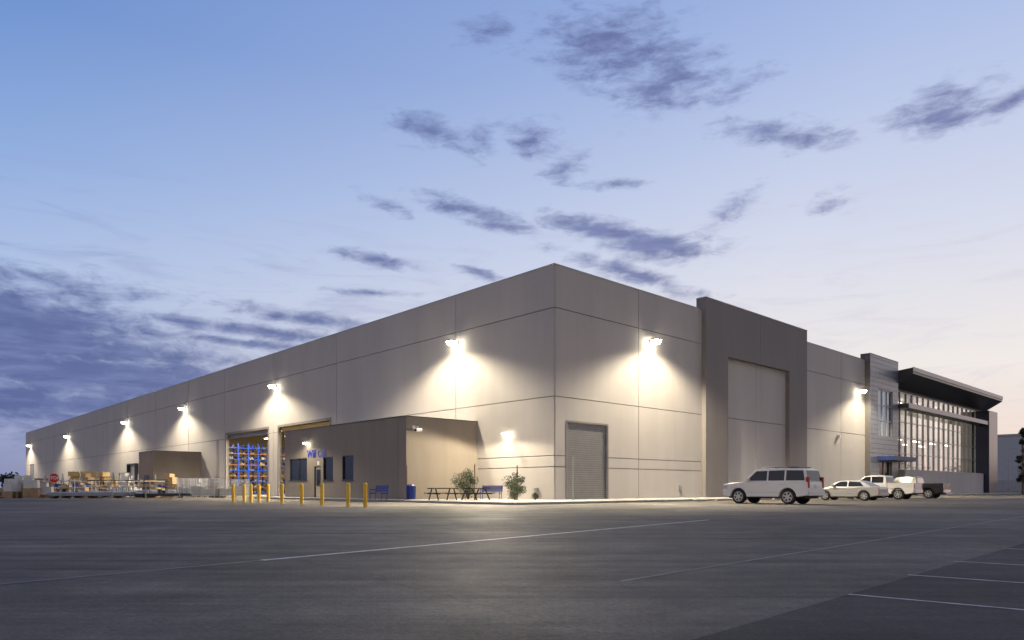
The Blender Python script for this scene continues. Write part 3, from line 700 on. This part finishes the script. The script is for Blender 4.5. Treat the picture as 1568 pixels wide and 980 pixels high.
def tree(name,x,y,h,r,n,seed,conic=False):
    rnd=random.Random(seed); b=B()
    b.cyl((0,0,0),(0,0,h*0.85),0.03*h*0.5,bark_m,8,r1=0.04)
    cl=[]
    for i in range(26):
        f=rnd.random(); z=h*(0.15+0.82*f) if conic else h*(0.38+0.55*f); rr=r*((1-f)*0.9+0.12 if conic else math.sin(math.pi*(0.2+0.75*f)))*rnd.uniform(0.3,1)
        a=rnd.uniform(0,6.28); c=Vector((rr*math.cos(a),rr*math.sin(a),z)); cl.append((c,r*rnd.uniform(0.18,0.4)))
        b.cyl((0,0,z*0.75),c,0.05,bark_m,5,r1=0.015)
    for i in range(n):
        c,cr=rnd.choice(cl); p=c+Vector((rnd.gauss(0,1),rnd.gauss(0,1),rnd.gauss(0,.8))).normalized()*cr*rnd.random()**0.4
        s=rnd.uniform(0.1,0.24); t=Vector((rnd.gauss(0,1),rnd.gauss(0,1),rnd.gauss(0,1))).normalized(); q=t.orthogonal().normalized()*0.5
        b.face([p-t*s,p+q*s,p+t*s,p-q*s],leafd_m)
    b.obj(name,mx=at(x,y))
tree('cypress_tree',69.5,96.5,9.0,1.1,2600,11,True); tree('tree',95,128,6,2.5,2000,12)
def treeline(pts,hmin,hmax,seed,name='distant_trees'):
    rnd=random.Random(seed); b=B()
    for (x,y) in pts:
        h=rnd.uniform(hmin,hmax); r=h*rnd.uniform(0.5,0.8)
        b.cyl((x,y,0),(x,y,h*0.6),0.2,bark_m,5)
        for k in range(6):
            c=Vector((x+rnd.uniform(-r,r)*.7,y+rnd.uniform(-r,r)*.7,h*rnd.uniform(0.3,0.8)))
            for i in range(26):
                p=c+Vector((rnd.gauss(0,1),rnd.gauss(0,1),rnd.gauss(0,.8)))*r*0.22
                s=rnd.uniform(0.3,0.8); t=Vector((rnd.gauss(0,1),rnd.gauss(0,1),rnd.gauss(0,1))).normalized(); q=t.orthogonal().normalized()*0.6
                if p.z>0: b.face([p-t*s,p+q*s,p+t*s,p-q*s],leafd_m)
    b.obj(name)
treeline([(-215+i*5.5,250+random.uniform(-8,8)) for i in range(20)],4,8,1)
pts=[]
for i in range(90):
    a=math.radians(-75+i*1.35); pts.append((230*math.cos(a)+random.uniform(-6,6),230*math.sin(a)+random.uniform(-6,6)))
treeline(pts,6,11,2)

# ------------------------------------------------------------ sky
w=bpy.data.worlds.new('World'); scene.world=w; w.use_nodes=True
nt=w.node_tree; N=nt.nodes; Lk=nt.links; bg=N['Background']
def mnode(op,a,b=None,c=None,clamp=False):
    x=N.new('ShaderNodeMath'); x.operation=op; x.use_clamp=clamp
    for i,s in enumerate((a,b,c)):
        if s is None: continue
        if isinstance(s,(int,float)): x.inputs[i].default_value=s
        else: Lk.new(s,x.inputs[i])
    return x.outputs[0]
tc=N.new('ShaderNodeTexCoord'); sep=N.new('ShaderNodeSeparateXYZ'); Lk.new(tc.outputs['Generated'],sep.inputs[0])
X,Y,Z=sep.outputs
def maprange(s,a,b,c,d,smooth=False):
    x=N.new('ShaderNodeMapRange'); x.inputs[1].default_value=a; x.inputs[2].default_value=b; x.inputs[3].default_value=c; x.inputs[4].default_value=d
    if smooth: x.interpolation_type='SMOOTHSTEP'
    Lk.new(s,x.inputs[0]); return x.outputs[0]
def ramp(s,st):
    r=N.new('ShaderNodeValToRGB'); cr=r.color_ramp; cr.elements[0].position=st[0][0]; cr.elements[0].color=s2l(st[0][1]); cr.elements[1].position=st[1][0]; cr.elements[1].color=s2l(st[1][1])
    for p_,c_ in st[2:]:
        e=cr.elements.new(p_); e.color=s2l(c_)
    Lk.new(s,r.inputs[0]); return r.outputs[0]
def mix(f,a,b,bt='MIX'):
    x=N.new('ShaderNodeMixRGB'); x.blend_type=bt
    for i,s in enumerate((f,a,b)):
        if isinstance(s,(int,float)): x.inputs[i].default_value=s
        elif isinstance(s,tuple): x.inputs[i].default_value=s
        else: Lk.new(s,x.inputs[i])
    return x.outputs[0]
zc=mnode('MAXIMUM',Z,0.0)
blue=ramp(zc,[(0,(124,136,180)),(1,(66,100,176)),(0.08,(146,162,206)),(0.25,(172,193,232)),(0.37,(138,171,224)),(0.5,(102,142,208))])
brt=ramp(zc,[(0,(226,192,184)),(1,(112,146,210)),(0.05,(243,224,214)),(0.15,(243,237,234)),(0.32,(214,220,240)),(0.5,(176,194,234)),(0.6,(156,179,228))])
dot=mnode('ADD',mnode('MULTIPLY',X,0.85),mnode('MULTIPLY',Y,0.53))
sky=mix(maprange(dot,-0.15,0.76,0,1),blue,brt)
az=mnode('ARCTAN2',X,Y); el=mnode('DIVIDE',Z,mnode('MAXIMUM',mnode('SQRT',mnode('ADD',mnode('MULTIPLY',X,X),mnode('MULTIPLY',Y,Y))),0.05))
blobs=[(.140,.615,.09,.045,-.15,1.2),(.225,.575,.06,.035,-.3,1.2),(.20,.555,.05,.03,.1,1),(-.027,.642,.03,.014,0,.6),(-.114,.50,.05,.015,-.2,1),(.030,.492,.035,.02,-.2,1),(.074,.449,.024,.014,.2,.9),(-.04,.485,.018,.016,0,.8),
(.345,.474,.05,.013,-.15,1),(.395,.455,.045,.012,-.1,1),(.37,.462,.03,.01,0,.9),(.545,.457,.05,.02,.05,1.1),(.56,.44,.04,.012,.05,1),(.615,.447,.035,.010,.15,1.1),(.317,.542,.034,.012,.35,.7),(-.055,.388,.06,.012,-.25,1.1),(-.02,.37,.05,.008,-.2,1),(-.172,.393,.034,.007,-.25,.9),
(.14,.358,.09,.012,-.22,1.4),(.20,.335,.075,.016,-.12,1.5),(.10,.365,.04,.008,-.1,1.2),(.17,.297,.085,.010,-.35,1.2),(-.185,.316,.06,.007,-.12,1.1),(-.045,.304,.032,.006,-.2,.9),(-.194,.27,.05,.004,0,1),(.300,.377,.028,.014,.3,.7),(.421,.367,.024,.009,.1,.7),(.147,.424,.035,.006,0,.9),
(-.62,.18,.24,.05,-.1,1.9),(-.55,.14,.30,.035,-.05,1.7),(-.57,.10,.40,.03,0,1.3),(-.281,.228,.09,.009,-.1,1.3),(-.35,.208,.15,.008,-.05,1.4),(-.33,.19,.14,.006,-.04,1.2),(-.356,.15,.16,.01,0,1.3),(-.60,.243,.13,.012,0,.6)]
def cnoise(sx,sy,detail,rough,off=0.0,dist=0.0):
    cb=N.new('ShaderNodeCombineXYZ'); Lk.new(mnode('MULTIPLY',az,sx),cb.inputs[0]); Lk.new(mnode('MULTIPLY',el,sy),cb.inputs[1]); cb.inputs[2].default_value=off
    t=N.new('ShaderNodeTexNoise'); t.inputs['Scale'].default_value=1; t.inputs['Detail'].default_value=detail; t.inputs['Roughness'].default_value=rough; t.inputs['Distortion'].default_value=dist
    Lk.new(cb.outputs[0],t.inputs['Vector']); return t.outputs['Fac']
cur=None
for a,e,wa,we,sl,gn in blobs:
    da=mnode('SUBTRACT',az,a); de=mnode('SUBTRACT',mnode('SUBTRACT',el,e),mnode('MULTIPLY',da,sl))
    p1=mnode('MULTIPLY',da,1/(wa*1.3)); p2=mnode('MULTIPLY',de,1/(we*1.55))
    q=mnode('ADD',mnode('MULTIPLY',p1,p1),mnode('MULTIPLY',p2,p2))
    d=mnode('MULTIPLY_ADD',mnode('SQRT',q),-gn,gn)
    cur=d if cur is None else mnode('MAXIMUM',cur,d)
cur=mnode('MAXIMUM',cur,-0.9)
n1=cnoise(26,62,8,0.62,3.3,0.3)
val=mnode('ADD',cur,mnode('MULTIPLY',mnode('SUBTRACT',n1,0.5),2.9))
cm=maprange(val,-0.25,1.3,0,0.88,True)
front=maprange(Y,0.0,0.2,0,1)
cm=mnode('MULTIPLY',cm,front)
ccol=mix(maprange(dot,-0.1,0.8,0,1),s2l((78,94,150)),s2l((104,112,162)))
ccol=mix(maprange(cnoise(14,70,4,0.6,8.0),0.42,0.7,0,0.55),ccol,s2l((130,143,192)))
veil=maprange(cnoise(6,34,6,0.65,1.7,0.8),0.46,0.75,0,1,True)
vm=mnode('MULTIPLY',mnode('MULTIPLY',veil,maprange(el,0.45,0.22,0,0.55,True)),maprange(el,0.0,0.06,0,1))
sky=mix(vm,sky,mix(maprange(dot,0,0.8,0,1),s2l((126,141,192)),s2l((210,205,222))))
sky=mix(cm,sky,ccol)
back_fill=ramp(zc,[(0,(216,198,186)),(1,(140,155,195)),(0.3,(212,200,196)),(0.6,(175,178,198))])  # unseen sky behind the camera, made warmer and paler to brighten the walls
sky=mix(maprange(Y,0.15,-0.5,0,1,True),sky,back_fill)
nish=N.new('ShaderNodeTexSky'); nish.sky_type='NISHITA'; nish.sun_disc=False; nish.sun_elevation=math.radians(1.0); nish.sun_rotation=math.atan2(0.85,0.53)
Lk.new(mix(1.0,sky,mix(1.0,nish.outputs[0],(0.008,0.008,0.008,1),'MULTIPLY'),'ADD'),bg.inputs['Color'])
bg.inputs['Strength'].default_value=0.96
try:
    w.cycles.sampling_method='MANUAL'; w.cycles.sample_map_resolution=128
except Exception: pass
sd=bpy.data.lights.new('sun','SUN'); sd.energy=0.08; sd.angle=math.radians(15); sd.color=(1,0.8,0.7)
so=bpy.data.objects.new('sun',sd); scene.collection.objects.link(so)
so.rotation_euler=Vector((-0.85,-0.53,-0.05)).to_track_quat('-Z','Y').to_euler()

# ------------------------------------------------------------ camera
cd=bpy.data.cameras.new('camera'); cd.sensor_width=36; cd.lens=24.93; cd.shift_y=0.164; cd.clip_end=6000; cd.clip_start=0.05
co=bpy.data.objects.new('camera',cd); scene.collection.objects.link(co); co.location=(0,0,0.9); co.rotation_euler=(math.radians(90),0,0)
scene.camera=co
